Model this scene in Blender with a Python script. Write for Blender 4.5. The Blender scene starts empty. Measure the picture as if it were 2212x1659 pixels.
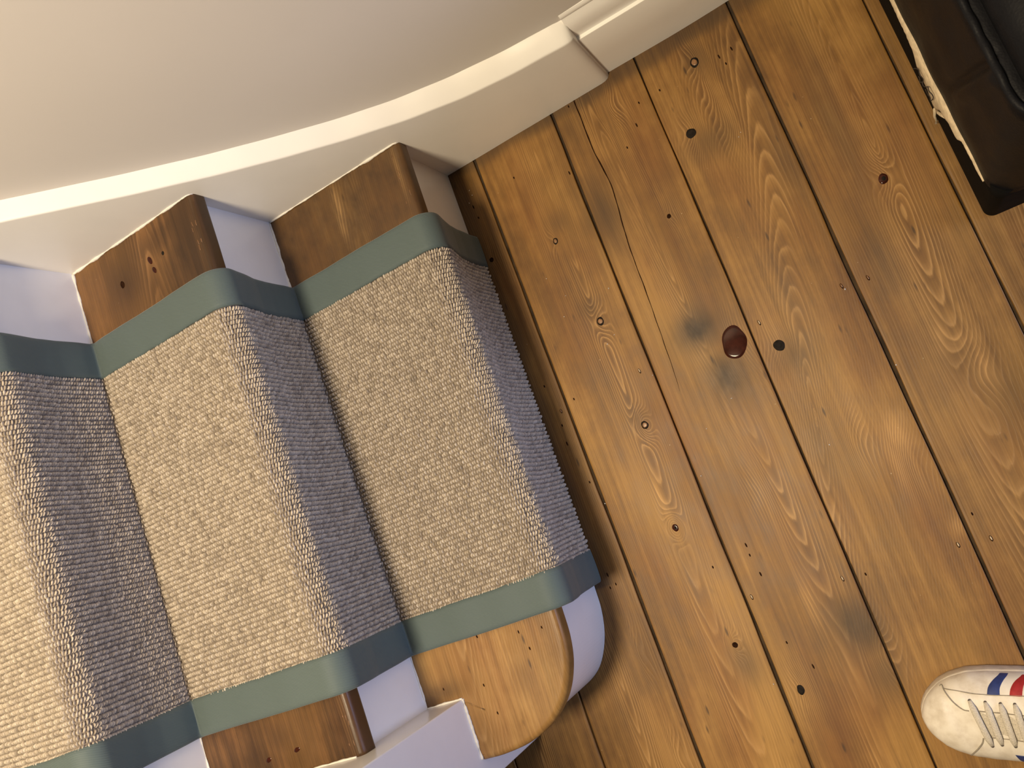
import bpy, math, random
import numpy as np
from mathutils import Matrix, Vector

# ------------------------------------------------------------------ camera, world, lights
scn = bpy.context.scene
COL = scn.collection
R = np.array([[0.8354338458, -0.3399695821, -0.4318228486],
              [0.3809822200, 0.9245366292, 0.0091961548],
              [0.3961096280, -0.1721996065, 0.9019115578]])
CAM = (0.518995, 0.290272, 1.231385)
cam_d = bpy.data.cameras.new('camera'); cam = bpy.data.objects.new('camera', cam_d); COL.objects.link(cam)
m4 = Matrix([list(r) for r in R.T]).to_4x4(); m4.translation = Vector(CAM)
cam.matrix_world = m4
cam_d.sensor_width = 36.0; cam_d.lens = 1784.93 / 2212 * 36.0
cam_d.clip_start = 0.02
scn.camera = cam

world = bpy.data.worlds.new('world'); scn.world = world; world.use_nodes = True
bgn = world.node_tree.nodes['Background']
bgn.inputs[0].default_value = (0.97, 0.93, 0.92, 1); bgn.inputs[1].default_value = 0.085

def light(name, kind, loc, energy, color, size, target=None):
    d = bpy.data.lights.new(name, kind); d.energy = energy; d.color = color
    if kind == 'AREA':
        d.shape = 'DISK'; d.size = size
    else:
        d.shadow_soft_size = size
    o = bpy.data.objects.new(name, d); COL.objects.link(o); o.location = loc
    if target is not None:
        o.rotation_euler = (Vector(target) - Vector(loc)).to_track_quat('-Z', 'Y').to_euler()
    return o
light('pendant_bulb', 'POINT', (-0.20, 0.18, 2.12), 172, (1.0, 0.815, 0.55), 0.16)
light('door_daylight', 'AREA', (3.0, 0.0, 0.85), 41, (0.47, 0.60, 1.0), 1.0, (0, 0.4, 0.1))

vs = scn.view_settings
vs.view_transform = 'Standard'; vs.look = 'None'; vs.gamma = 1.0; vs.use_curve_mapping = False
vs.exposure = 0.0

# ------------------------------------------------------------------ dimensions
G = 0.25; H = 0.18235; W = 0.904; YW = 0.931          # going, rise, skirting face, wall plane
Y0 = 0.0996                                            # newel / outer string inner face
NOSE = 0.0197
PI = math.pi
rng = np.random.default_rng(7); random.seed(7)

# ------------------------------------------------------------------ helpers
def mesh_obj(name, verts, faces, mat=None, parent=None, smooth=True, attrs=None):
    me = bpy.data.meshes.new(name)
    me.from_pydata([tuple(map(float, v)) for v in verts], [], [tuple(map(int, f)) for f in faces])
    if smooth:
        me.polygons.foreach_set('use_smooth', [True] * len(me.polygons))
    for k, a in (attrs or {}).items():
        at = me.attributes.new(k, 'FLOAT', 'POINT'); at.data.foreach_set('value', np.asarray(a, dtype=np.float32).ravel())
    me.update()
    if mat: me.materials.append(mat)
    o = bpy.data.objects.new(name, me); COL.objects.link(o)
    if parent: o.parent = parent
    return o

def empty(name, loc=(0, 0, 0)):
    o = bpy.data.objects.new(name, None); COL.objects.link(o); o.location = loc; o.empty_display_size = 0.05
    return o

def child(o, parent):
    """parent keeping world place (parents only translate)"""
    o.parent = parent
    o.matrix_parent_inverse = Matrix.Translation(-parent.location)
    return o

def tag(o, label=None, cat=None, group=None, kind=None):
    if label: o['label'] = label
    if cat: o['category'] = cat
    if group: o['group'] = group
    if kind: o['kind'] = kind
    return o

def grid_faces(nu, nv, off=0, flip=False, wrap_v=False):
    """verts index i*nv+j"""
    f = []
    for i in range(nu - 1):
        for j in range(nv if wrap_v else nv - 1):
            a = off + i * nv + j; b = off + i * nv + (j + 1) % nv
            c = off + (i + 1) * nv + (j + 1) % nv; d = off + (i + 1) * nv + j
            f.append((a, d, c, b) if flip else (a, b, c, d))
    return f

def loft(name, rows, mat, parent=None, smooth=True, caps=False, wrap=False, flip=False, attrs=None):
    rows = np.asarray(rows, float); nu, nv = rows.shape[:2]
    f = grid_faces(nu, nv, 0, flip, wrap)
    if caps:
        f.append(tuple(range(nv))[::-1] if not flip else tuple(range(nv)))
        f.append(tuple((nu - 1) * nv + k for k in range(nv)) if not flip else tuple((nu - 1) * nv + k for k in range(nv))[::-1])
    return mesh_obj(name, rows.reshape(-1, 3), f, mat, parent, smooth, attrs)

def box_mesh(name, x0, x1, y0, y1, z0, z1, mat, parent=None, bevel=0.0, seg=3):
    v = [(x, y, z) for z in (z0, z1) for y in (y0, y1) for x in (x0, x1)]
    f = [(0, 2, 3, 1), (4, 5, 7, 6), (0, 1, 5, 4), (2, 6, 7, 3), (0, 4, 6, 2), (1, 3, 7, 5)]
    o = mesh_obj(name, v, f, mat, parent, smooth=bevel > 0)
    if bevel > 0:
        b = o.modifiers.new('bevel', 'BEVEL'); b.width = bevel; b.segments = seg; b.limit_method = 'ANGLE'
        b.harden_normals = False
    return o

def tube(name, pts, rad, mat, parent=None, n=8, closed=False):
    P = [Vector(p) for p in pts]; rows = []
    up = Vector((0, 0, 1))
    for i, p in enumerate(P):
        t = (P[min(i + 1, len(P) - 1)] - P[max(i - 1, 0)]).normalized()
        s = t.cross(up)
        if s.length < 1e-4: s = t.cross(Vector((1, 0, 0)))
        s.normalize(); u = s.cross(t)
        r = rad[i] if hasattr(rad, '__len__') else rad
        rows.append([tuple(p + (s * math.cos(a) + u * math.sin(a)) * r) for a in np.linspace(0, 2 * PI, n, endpoint=False)])
    return loft(name, rows, mat, parent, True, True, True)

def smooth_noise(x, y, seed, n=6, f0=1.0):
    """sum of random sines, about -1..1"""
    r = np.random.default_rng(seed); out = np.zeros(np.broadcast(x, y).shape)
    for k in range(n):
        a = r.uniform(0, 2 * PI); f = f0 * r.uniform(.5, 2.2); ph = r.uniform(0, 2 * PI)
        out = out + np.sin(f * (np.cos(a) * x + np.sin(a) * y) + ph) / n * 1.8
    return out

# ------------------------------------------------------------------ node helpers / materials
class NT:
    def __init__(self, name):
        self.m = bpy.data.materials.new(name); self.m.use_nodes = True
        self.t = self.m.node_tree; self.t.nodes.clear()
        self.out = self.n('ShaderNodeOutputMaterial'); self.b = self.n('ShaderNodeBsdfPrincipled')
        self.l(self.b.outputs[0], self.out.inputs[0])
    def n(self, typ, **kw):
        nd = self.t.nodes.new(typ)
        for k, v in kw.items(): setattr(nd, k, v)
        return nd
    def l(self, a, b): self.t.links.new(a, b)
    def put(self, sock, v):
        if hasattr(v, 'default_value') or isinstance(v, bpy.types.NodeSocket): self.l(v, sock)
        else: sock.default_value = v
    def math(self, op, a, b=0.0, c=0.0, clamp=False):
        nd = self.n('ShaderNodeMath', operation=op); nd.use_clamp = clamp
        for i, v in enumerate((a, b, c)): self.put(nd.inputs[i], v)
        return nd.outputs[0]
    def mix(self, fac, a, b, mode='MIX'):
        nd = self.n('ShaderNodeMix', data_type='RGBA', blend_type=mode)
        self.put(nd.inputs['Factor'], fac)
        for s, v in ((nd.inputs[6], a), (nd.inputs[7], b)):
            if isinstance(v, (tuple, list)): s.default_value = (*v[:3], 1)
            else: self.l(v, s)
        return nd.outputs[2]
    def coord(self, scale=(1, 1, 1), rot=(0, 0, 0), out='Object'):
        tc = self.n('ShaderNodeTexCoord'); mp = self.n('ShaderNodeMapping')
        mp.inputs['Scale'].default_value = scale; mp.inputs['Rotation'].default_value = rot
        self.l(tc.outputs[out], mp.inputs[0]); return mp.outputs[0]
    def noise(self, vec, scale, detail=3, rough=.5):
        nd = self.n('ShaderNodeTexNoise'); self.l(vec, nd.inputs['Vector'])
        nd.inputs['Scale'].default_value = scale; nd.inputs['Detail'].default_value = detail; nd.inputs['Roughness'].default_value = rough
        return nd.outputs[0]
    def ramp(self, fac, stops, interp='LINEAR'):
        nd = self.n('ShaderNodeValToRGB'); cr = nd.color_ramp; cr.interpolation = interp
        while len(cr.elements) < len(stops): cr.elements.new(.5)
        for e, (p, c) in zip(cr.elements, stops):
            e.position = p; e.color = (*c, 1) if isinstance(c, (tuple, list)) else (c, c, c, 1)
        self.put(nd.inputs[0], fac); return nd.outputs[0]
    def attr(self, name):
        nd = self.n('ShaderNodeAttribute'); nd.attribute_name = name; return nd.outputs['Fac']
    def bump(self, height, strength=.3, dist=.001):
        nd = self.n('ShaderNodeBump'); nd.inputs['Strength'].default_value = strength; nd.inputs['Distance'].default_value = dist
        self.l(height, nd.inputs['Height']); self.l(nd.outputs[0], self.b.inputs['Normal'])
    def set(self, **kw):
        for k, v in kw.items():
            s = self.b.inputs[k.replace('_', ' ')]
            if isinstance(v, tuple): s.default_value = (*v[:3], 1)
            else: self.put(s, v)
        return self

def plain(name, col, rough=.5, noise_amt=.06, scale=30, bump=.0, spec=.5, metal=0.0, coat=0.0):
    t = NT(name); v = t.coord()
    nz = t.noise(v, scale, 4)
    d = tuple(c * (1 - noise_amt * 2) for c in col); e = tuple(min(1, c * (1 + noise_amt)) for c in col)
    t.l(t.ramp(nz, [(.3, d), (.7, e)]), t.b.inputs['Base Color'])
    t.set(Roughness=rough, Specular_IOR_Level=spec, Metallic=metal, Coat_Weight=coat)
    if bump: t.bump(nz, bump, .002)
    return t.m

def wood(name, dark, mid, light, line, stain_col=(.045, .026, .012), rough=.50, line_amt=.85, coat=.0, seed=0.):
    """grain along Y; needs point attributes ring, stain, tone"""
    t = NT(name)
    tc = t.n('ShaderNodeTexCoord')
    mp = t.n('ShaderNodeMapping'); mp.inputs['Location'].default_value = (seed, seed * 1.7, 0); t.l(tc.outputs['Object'], mp.inputs[0])
    base = mp.outputs[0]
    def sc(x, y, z=1.0):
        m_ = t.n('ShaderNodeMapping'); m_.inputs['Scale'].default_value = (x, y, z); t.l(base, m_.inputs[0]); return m_.outputs[0]
    ring = t.attr('ring'); stain_shade = t.attr('stain_shade'); tone = t.attr('tone')
    wob = t.noise(sc(60, 9, 9), 1.0, 3)
    rv = t.math('ADD', ring, t.math('MULTIPLY', t.math('SUBTRACT', wob, .5), .9))
    fr = t.math('FRACT', rv)
    lines = t.ramp(fr, [(0.0, .28), (.12, 0.02), (.50, 0.08), (.74, .45), (.88, 1.0), (.96, .85), (1.0, .28)])
    # which stretches of the board show their rings
    mask = t.math('MULTIPLY', t.attr('show'), t.ramp(t.noise(sc(15, 3.4, 3), 1.0, 2), [(.34, .15), (.56, 1.0)]), clamp=True)
    pale = t.attr('pale')
    big = t.noise(sc(9, 2.6, 3), 1.0, 3)
    blot = t.noise(sc(38, 24, 10), 1.0, 4, .6)
    fib = t.noise(sc(520, 9, 20), 1.0, 2)
    fib2 = t.noise(sc(140, 3.5, 6), 1.0, 3)
    shade = t.math('ADD', t.math('MULTIPLY', big, .52), t.math('ADD', t.math('MULTIPLY', fib2, .30), t.math('MULTIPLY', blot, .22)))
    col = t.ramp(shade, [(.40, dark), (.52, mid), (.62, light)])
    red = t.ramp(t.noise(sc(11, 4.2, 4), 1.0, 3), [(.46, 0.), (.66, 1.)])
    col = t.mix(t.math('MULTIPLY', red, .40), col, tuple(c * q for c, q in zip(mid, (.86, .62, .55))))
    gold = t.ramp(t.noise(sc(8, 3.1, 7), 1.0, 2), [(.50, 0.), (.70, 1.)])
    col = t.mix(t.math('MULTIPLY', gold, .45), col, tuple(c * q for c, q in zip(light, (1.04, 1.10, .95))))
    col = t.mix(t.math('MULTIPLY', t.math('MULTIPLY', lines, mask), line_amt), col, line)
    # darker early wood right beside the pale line
    early = t.ramp(fr, [(0, 0), (.10, .9), (.35, .35), (.60, 0), (1, 0)])
    col = t.mix(t.math('MULTIPLY', t.math('MULTIPLY', early, mask), .30), col, tuple(c * .72 for c in dark))
    col = t.mix(t.math('MULTIPLY', t.math('SUBTRACT', .62, fib, clamp=True), .8), col, tuple(c * .62 for c in dark))
    # short dark pores and worm flecks
    vo = t.n('ShaderNodeTexVoronoi'); vo.inputs['Scale'].default_value = 1.0; vo.feature = 'F1'; t.l(sc(70, 17, 20), vo.inputs['Vector'])
    sel = t.ramp(t.noise(sc(33, 9, 5), 1.0, 1), [(.55, 0.), (.62, 1.)])
    fl = t.math('MULTIPLY', t.ramp(vo.outputs['Distance'], [(.07, 1.), (.16, 0.)]), sel)
    col = t.mix(t.math('MULTIPLY', fl, .75), col, (.035, .016, .006))
    # pale dust pricks
    v2 = t.n('ShaderNodeTexVoronoi'); v2.inputs['Scale'].default_value = 1.0; t.l(sc(55, 55, 20), v2.inputs['Vector'])
    sp = t.ramp(v2.outputs['Distance'], [(.035, 1.), (.05, 0.)])
    sp = t.math('MULTIPLY', sp, t.ramp(t.noise(sc(41, 37, 5), 1.0, 1), [(.60, 0.), (.64, 1.)]))
    col = t.mix(t.math('MULTIPLY', sp, .6), col, (.55, .43, .26))
    # stains: soft edge broken by noise
    sn = t.math('MULTIPLY', stain_shade, t.math('ADD', .55, t.math('MULTIPLY', blot, .9)), clamp=True)
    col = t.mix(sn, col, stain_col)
    col = t.mix(t.math('MULTIPLY', pale, t.math('ADD', .3, t.math('MULTIPLY', lines, .8)), clamp=True), col, tuple(c * 1.35 for c in line))
    tn = t.n('ShaderNodeMix', data_type='RGBA', blend_type='MULTIPLY'); tn.inputs['Factor'].default_value = 1.0
    cmb = t.n('ShaderNodeCombineColor')
    for i in range(3): t.l(tone, cmb.inputs[i])
    t.l(col, tn.inputs[6]); t.l(cmb.outputs[0], tn.inputs[7])
    t.l(tn.outputs[2], t.b.inputs['Base Color'])
    t.put(t.b.inputs['Roughness'], t.math('ADD', rough - .09, t.math('MULTIPLY', blot, .22)))
    t.set(Coat_Weight=coat, Coat_Roughness=.16, Specular_IOR_Level=.42)
    hgt = t.math('ADD', t.math('MULTIPLY', lines, .5), t.math('ADD', t.math('MULTIPLY', fib, .5), t.math('MULTIPLY', blot, 1.2)))
    t.bump(hgt, .16, .0012)
    return t.m

M = {}
M['floor_wood'] = wood('varnished_pine_floor', (.118, .053, .0115), (.226, .109, .0235), (.345, .180, .0450), (.450, .252, .084))
M['tread_dark'] = wood('dark_varnished_tread', (.040, .019, .0065), (.098, .047, .0155), (.205, .098, .033), (.27, .140, .055), rough=.42, seed=3.1, line_amt=.5, stain_col=(.028, .013, .005))
M['tread_gold'] = wood('golden_varnished_tread', (.180, .090, .025), (.290, .155, .046), (.395, .228, .076), (.47, .285, .115), rough=.42, seed=5.7, stain_col=(.055, .027, .010))
M['subfloor'] = plain('subfloor_dirt', (.050, .030, .014), .95, .3, 45)
M['knot'] = plain('dark_knot', (.042, .011, .006), .13, .22, 90, 0, .16, 0, .0)
M['knot_black'] = plain('black_knot', (.014, .010, .007), .75, .3, 220, .2, .15)
M['knot_heart'] = plain('knot_heart', (.26, .13, .055), .35, .2, 160)
M['hole'] = plain('nail_hole_dark', (.022, .009, .004), .9, .2, 200, 0, .05)
M['filler'] = plain('pale_filler', (.62, .47, .28), .6, .1, 200)
M['paint'] = plain('white_eggshell_paint', (.87, .845, .80), .36, .012, 14, .05)
M['paint_gloss'] = plain('white_gloss_paint', (.85, .83, .81), .24, .012, 24, .06)
M['caulk'] = plain('paint_bead', (.82, .78, .70), .5, .03, 160, .3)
M['wall'] = plain('matt_wall_paint', (.655, .615, .575), .8, .012, 5, .02)

def wool(name):
    t = NT(name); rnd = t.attr('shade')
    v = t.coord(); nz = t.noise(v, 900, 2)
    col = t.ramp(rnd, [(0, (.29, .243, .195)), (.5, (.48, .412, .335)), (1, (.66, .585, .49))])
    col = t.mix(t.math('MULTIPLY', nz, .5), col, (.38, .32, .258), 'MIX')
    t.l(col, t.b.inputs['Base Color']); t.set(Roughness=.95, Specular_IOR_Level=.1, Sheen_Weight=.15)
    t.bump(nz, .5, .0008); return t.m
M['wool'] = wool('beige_wool_loops')
M['backing'] = plain('runner_backing', (.19, .155, .125), .95, .2, 400)

def twill(name, ang):
    t = NT(name)
    uvn = t.n('ShaderNodeAttribute'); uvn.attribute_name = 'sa'; s = uvn.outputs['Fac']; y = t.attr('ya')
    d = t.math('ADD', t.math('MULTIPLY', s, math.cos(ang)), t.math('MULTIPLY', y, math.sin(ang)))
    w = t.math('SINE', t.math('MULTIPLY', d, 2 * PI / .0019))
    v = t.coord(); nz = t.noise(v, 40, 3)
    a = t.ramp(t.math('ADD', t.math('MULTIPLY', w, .5), .5), [(0, (.074, .102, .104)), (1, (.100, .134, .134))])
    a = t.mix(t.math('MULTIPLY', nz, .3), a, (.092, .124, .122))
    t.l(a, t.b.inputs['Base Color']); t.set(Roughness=.62, Specular_IOR_Level=.3, Sheen_Weight=.25, Sheen_Roughness=.4)
    t.bump(w, .2, .0006); return t.m
M['twill'] = twill('teal_twill_binding', -1.05)

# ------------------------------------------------------------------ floor
floor = box_mesh('floor', -1.9, 2.4, -1.4, YW + .02, -.06, -.0055, M['subfloor'])
tag(floor, 'old varnished pine floorboards running parallel to the stair risers', None, None, 'structure')

STAINS = [  # x, y, sx, sy, amount
    (.229, .713, .022, .050, .62), (.293, .485, .028, .022, .95), (.307, .403, .022, .026, .88), (.3385, .018, .026, .030, .85),
    (.350, -.055, .020, .026, .50), (.419, .735, .026, .018, .45), (.404, .392, .022, .020, .45), (.225, .865, .018, .03, .35),
    (.37, .05, .02, .03, .25), (.585, .315, .030, .040, .30), (.578, .655, .012, .10, .42), (.172, .006, .016, .02, .55),
    (.386, .264, .012, .05, .32), (.152, .735, .012, .012, .35), (.150, .585, .010, .012, .4), (.160, .395, .016, .014, .3),
    (.44, .865, .014, .022, .45), (.5, .66, .012, .04, .35), (.04, .60, .010, .3, .30), (.33, .12, .02, .02, .12),
    (.027, .24, .02, .03, .38), (.62, .25, .02, .05, .3), (.70, .20, .04, .05, .25), (.56, .475, .012, .05, .35)]
# knots: x, y, rx, ry, ring lift, style
KNOTS = [(.3350, .4445, .0200, .0255, 9, 'big'), (.391, .4151, .0090, .0095, 5, 'black'), (.3957, .7603, .0085, .0088, 5, 'black'),
         (.4403, .8565, .0075, .0095, 6, 'ring'), (.6022, .5708, .0075, .0085, 7, 'dark'), (.1579, .558, .0070, .0078, 6, 'ring'),
         (.1634, .3811, .0068, .0074, 9, 'ring'), (.149, .2207, .0056, .0066, 9, 'dark'), (.1684, .0353, .0045, .0050, 7, 'hole'),
         (.2333, -.0464, .0060, .0078, 3, 'black'), (.1371, .7093, .0052, .0062, 4, 'ring'), (.3183, .6607, .0036, .0042, 2, 'hole'),
         (.0210, .7330, .0042, .0048, 2, 'hole')]
# ghost knots only bend the grain
GHOST = [(.4328, .255, .016, .040, 7), (.445, .745, .012, .03, 5), (.44, .80, .010, .02, 4), (.355, -.03, .012, .035, 6), (.30, .86, .013, .02, 5),
         (.49, .20, .012, .03, 4), (.61, .28, .016, .03, 5), (.02, .06, .010, .03, 5), (.02, -.10, .012, .03, 5), (.29, .23, .01, .05, 3)]

def ring_field(x, y, xc, seed, c):
    d0, d1, uamp, pitch = c[:4]; u0, u1 = (c[4], c[5]) if len(c) > 4 else (0, 0)
    u = x - xc
    dep = d0 + d1 * (y - .4) + .006 * smooth_noise(y * 6, y * 0, seed, 5, 1.0)
    uc = u0 + u1 * (y - .4) + uamp * smooth_noise(y * 3.2, y * 0, seed + 50, 4, 1.0) + .003 * smooth_noise(x * 70, y * 9, seed + 51, 6)
    r = np.sqrt((u - uc) ** 2 * 1.5 + dep ** 2) / pitch
    for k in KNOTS:
        if abs(k[0] - xc) < .09:
            q = ((x - k[0]) / (k[2] * 1.5)) ** 2 + ((y - k[1]) / (k[3] * 2.3)) ** 2
            r = r + k[4] * .8 * np.exp(-q * .5)
    for k in GHOST:
        if abs(k[0] - xc) < .09:
            q = ((x - k[0]) / k[2]) ** 2 + ((y - k[1]) / k[3]) ** 2
            r = r + k[4] * .8 * np.exp(-q * .5)
    show = .10 + .95 * np.exp(-((u - uc) / .030) ** 2)
    for k in KNOTS + GHOST:
        if abs(k[0] - xc) < .09: show = np.maximum(show, np.exp(-(((x - k[0]) / .030) ** 2 + ((y - k[1]) / .055) ** 2)))
    return r + .25 * smooth_noise(x * 60, y * 14, seed + 9, 6), show

def stain_field(x, y):
    # uneven dark strip along the bottom riser; along the skirting, old finish the sander never reached
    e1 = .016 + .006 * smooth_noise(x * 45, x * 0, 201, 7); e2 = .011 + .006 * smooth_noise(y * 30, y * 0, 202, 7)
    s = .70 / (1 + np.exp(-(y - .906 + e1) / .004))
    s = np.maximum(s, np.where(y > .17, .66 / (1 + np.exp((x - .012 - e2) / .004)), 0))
    for a, b, sx, sy, am in STAINS:
        wx = 1 + .25 * smooth_noise(x * 60, y * 60, int(abs(a) * 900) + 3, 5)
        s = np.maximum(s, am * np.exp(-.5 * (((x - a) / sx) ** 2 + ((y - b) / sy) ** 2) * wx))
    return s

PALES = [(.4850, .2450, .011, .020, .75), (.4700, .2200, .006, .030, .5), (.615, .290, .006, .022, .55), (.600, .330, .016, .008, .45), (.585, .345, .006, .010, .5), (.5320, .0900, .006, .012, .0), (.507, .106, .008, .010, .5), (.655, .18, .004, .02, .5), (.292, .07, .005, .022, .5), (.145, .275, .005, .02, .5), (.446, .30, .004, .05, .25), (.42, .47, .004, .05, .3), (.26, .30, .004, .02, .3)]
def pale_field(x, y):
    s = np.zeros_like(x)
    for a, b, sx, sy, am in PALES:
        wx = 1 + .35 * smooth_noise(x * 160, y * 90, int(abs(a) * 700) + 8, 5)
        s = np.maximum(s, am * np.exp(-.5 * (((x - a) / sx) ** 2 + ((y - b) / sy) ** 2) * wx))
    return s
seams = [-.5548, -.4025, -.2500, -.0990, .0548, .2067, .3618, .5157, .6732, .8305, .984, 1.139, 1.293, 1.45, 1.60]
gapw = {.0548: .0050, .2067: .0036, .3618: .0030, .5157: .0046, .6732: .0030, -.0990: .0026}
tones = {3: .96, 4: 1.04, 5: 1.0, 6: .96, 7: .92, 8: .82}
PLANK = {}
FIELD = {3: (.012, .05, .006, .0042), 4: (.020, -.055, .010, .0034, .020, .02), 5: (.016, -.060, .012, .0034, .010, -.04), 6: (.014, .105, .005, .0040, -.022, .20),
         7: (.021, -.100, .006, .0038, .004, .03), 8: (.03, .03, .02, .0040)}
for i in range(len(seams) - 1):
    a = seams[i] + gapw.get(seams[i], .003) / 2; b = seams[i + 1] - gapw.get(seams[i + 1], .003) / 2
    vis = 2 <= i <= 8
    dy = .004 if vis else .05; nx = 48 if vis else 6
    ys = np.arange(-1.35, YW + .012, .05)
    if vis: ys = np.unique(np.round(np.concatenate([np.arange(-1.35, -.30, .05), np.arange(-.30, YW + .012, dy)]), 5))
    e = .0012
    us = np.concatenate([[0, 0, e * .35], np.linspace(e, (b - a) - e, nx), [(b - a) - e * .35, (b - a), (b - a)]])
    zs = np.concatenate([[-.022, -.0012, -.0003], np.zeros(nx), [-.0003, -.0012, -.022]])
    Y, U = np.meshgrid(ys, us, indexing='ij'); Z = np.broadcast_to(zs, Y.shape).copy()
    X = a + U
    # slightly wandering, slightly worn edges
    wl = .0009 * smooth_noise(ys * 22, ys * 0, 300 + i, 7); wr = .0009 * smooth_noise(ys * 22, ys * 0, 310 + i, 7)
    if i == 5: wl = wl + .0016 * smooth_noise(ys * 9, ys * 0, 5, 4)
    tt = U / (b - a); X = X + wl[:, None] * (1 - tt) + wr[:, None] * tt
    Z = Z + np.where(Z > -.01, 1, 0) * (.0005 * smooth_noise(X * 30, Y * 5, 40 + i, 5) - .0010 * (i == 3))
    ring, show = ring_field(X, Y, (a + b) / 2, 11 * i + 3, FIELD.get(i, (.02, .05, .015, .004)))
    pale = pale_field(X, Y) if vis else np.zeros_like(X)
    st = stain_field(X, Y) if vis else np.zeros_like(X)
    tone = np.full_like(X, tones.get(i, .95)) * (1 + .05 * smooth_noise(X * 12, Y * 3, 70 + i, 5))
    rows = np.stack([X, Y, Z], -1)
    nv = rows.shape[1]
    f = grid_faces(len(ys), nv, 0, True)
    f.append(tuple(range(nv))); f.append(tuple((len(ys) - 1) * nv + k for k in range(nv))[::-1])
    PLANK[i] = mesh_obj('plank', rows.reshape(-1, 3), f, M['floor_wood'], floor, True, {'ring': ring, 'show': show, 'pale': pale, 'stain_shade': st, 'tone': tone})

# plainer boards carry the floor on beyond the part in view
for a, b in [(-.5548 - .153 * (k + 1), -.5548 - .153 * k) for k in range(8)] + [(1.60 + .155 * k, 1.60 + .155 * (k + 1)) for k in range(5)]:
    ys = np.arange(-1.35, YW + .012, .05); us = np.concatenate([[0, 0], np.linspace(.001, b - a - .004, 8), [b - a - .003, b - a - .003]])
    zs = np.concatenate([[-.022, -.001], np.zeros(8), [-.001, -.022]])
    Y, U = np.meshgrid(ys, us, indexing='ij'); X = a + U; Z = np.broadcast_to(zs, X.shape)
    ring, show = ring_field(X, Y, (a + b) / 2, int(abs(a) * 100), (.02, .05, .015, .004)); o1 = np.zeros_like(X)
    rows = np.stack([X, Y, Z], -1)
    mesh_obj('plank', rows.reshape(-1, 3), grid_faces(len(ys), rows.shape[1], 0, True), M['floor_wood'], floor, True, {'ring': ring, 'show': show, 'pale': o1, 'stain_shade': o1, 'tone': o1 + .95})

def plank_at(x):
    for i in range(len(seams) - 1):
        if seams[i] <= x < seams[i + 1]: return PLANK[i]

def plank_z(x, y):
    for i in range(len(seams) - 1):
        if seams[i] <= x < seams[i + 1]:
            return float(.0005 * smooth_noise(np.array(x * 30), np.array(y * 5), 40 + i, 5)) - .0010 * (i == 3)
    return 0.0

def disc(name, x, y, rx, ry, mat, parent, dome=.0006, z0=.0004, n=20, rot=0.0, seed=0, sink=0.0, rings=4, mat_rim=None):
    r = np.random.default_rng(seed); aa = np.arange(n) * 2 * PI / n; wob = 1 + .06 * np.sin(aa * 2 + r.uniform(0, 6)) + .03 * np.sin(aa * 3 + r.uniform(0, 6)) + .025 * np.sin(aa * 5 + r.uniform(0, 6))
    if z0 < .01: z0 += plank_z(x, y) + .0002
    v = [(x, y, z0 + dome)]; f = []
    for k in range(1, rings + 1):
        q = k / rings
        for j in range(n):
            a = 2 * PI * j / n; lx = rx * q * math.cos(a) * (1 + (wob[j] - 1) * q); ly = ry * q * math.sin(a) * (1 + (wob[j] - 1) * q)
            v.append((x + lx * math.cos(rot) - ly * math.sin(rot), y + lx * math.sin(rot) + ly * math.cos(rot), z0 + dome * (1 - q * q) - (.0016 if k == rings else 0)))
    for j in range(n): f.append((0, 1 + j, 1 + (j + 1) % n))
    for k in range(rings - 1):
        for j in range(n):
            a = 1 + k * n + j; b_ = 1 + k * n + (j + 1) % n
            f.append((a, a + n, b_ + n, b_))
    return mesh_obj(name, v, f, mat, parent)

for q, (x, y, rx, ry, am, style) in enumerate(KNOTS):
    pk = plank_at(x)
    if style == 'big':
        o = disc('knot', x, y, rx, ry, M['knot'], pk, .0009, .0004, 36, -.39, q, 0, 8)
    elif style == 'ring':
        disc('knot', x, y, rx, ry, M['knot_black'], pk, .0003, .0004, 24, 0, q)
        disc('knot_heart', x, y, rx * .68, ry * .68, M['knot_heart'], pk, .0003, .0008, 20, 0, q + 30)
    elif style == 'dark':
        disc('knot', x, y, rx, ry, M['knot'], pk, .0003, .0004, 24, 0, q)
        disc('knot_heart', x + .0006, y, rx * .45, ry * .45, M['knot_black'], pk, .0003, .0008, 20, 0, q + 30)
    else:
        disc('knot', x, y, rx, ry, M['knot_black'] if style == 'black' else M['hole'], pk, 0, .0006, 24, 0, q)

for q, (x, y) in enumerate([(.0237, .8311), (.0256, .8098), (.0705, .4614), (.0185, .1861), (.0261, .1689), (.0152, .1661), (.4951, .8461), (.3427, .8449),
                            (.3785, .8456), (.3264, .8149), (.2391, .8998), (.1804, .1495), (.2422, .1203), (.3763, .08), (.529, .1154), (.475, .845), (.48, .83), (.238, .15), (.2385, .165),
                            (.03, .5), (.035, .43), (.032, .40), (.045, .33), (.30, .79), (.2, .80), (.11, .84), (.24, .02), (.262, -.02)]):
    disc('nail_hole', x, y, .0017, .0034 + .002 * (q % 3 == 0), M['hole'], plank_at(x), 0, .0004, 10, .1, q, 0, 2)
for q, (x, y) in enumerate([(.3781, .4565), (.3455, .0826), (.4983, .083), (.5373, .0793), (.2177, .093), (.187, .4611), (.5335, .4541), (.4987, .458), (.042, .452)]):
    pk = plank_at(x)
    disc('nail_hole', x, y, .0026, .0062, M['hole'], pk, 0, .0004, 12, .12, q, 0, 2)
    disc('filler', x, y + .0004, .0013, .0042, M['filler'] if q < 6 else M['knot_heart'], pk, .0002, .0009, 10, .12, q + 9, 0, 2)

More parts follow.
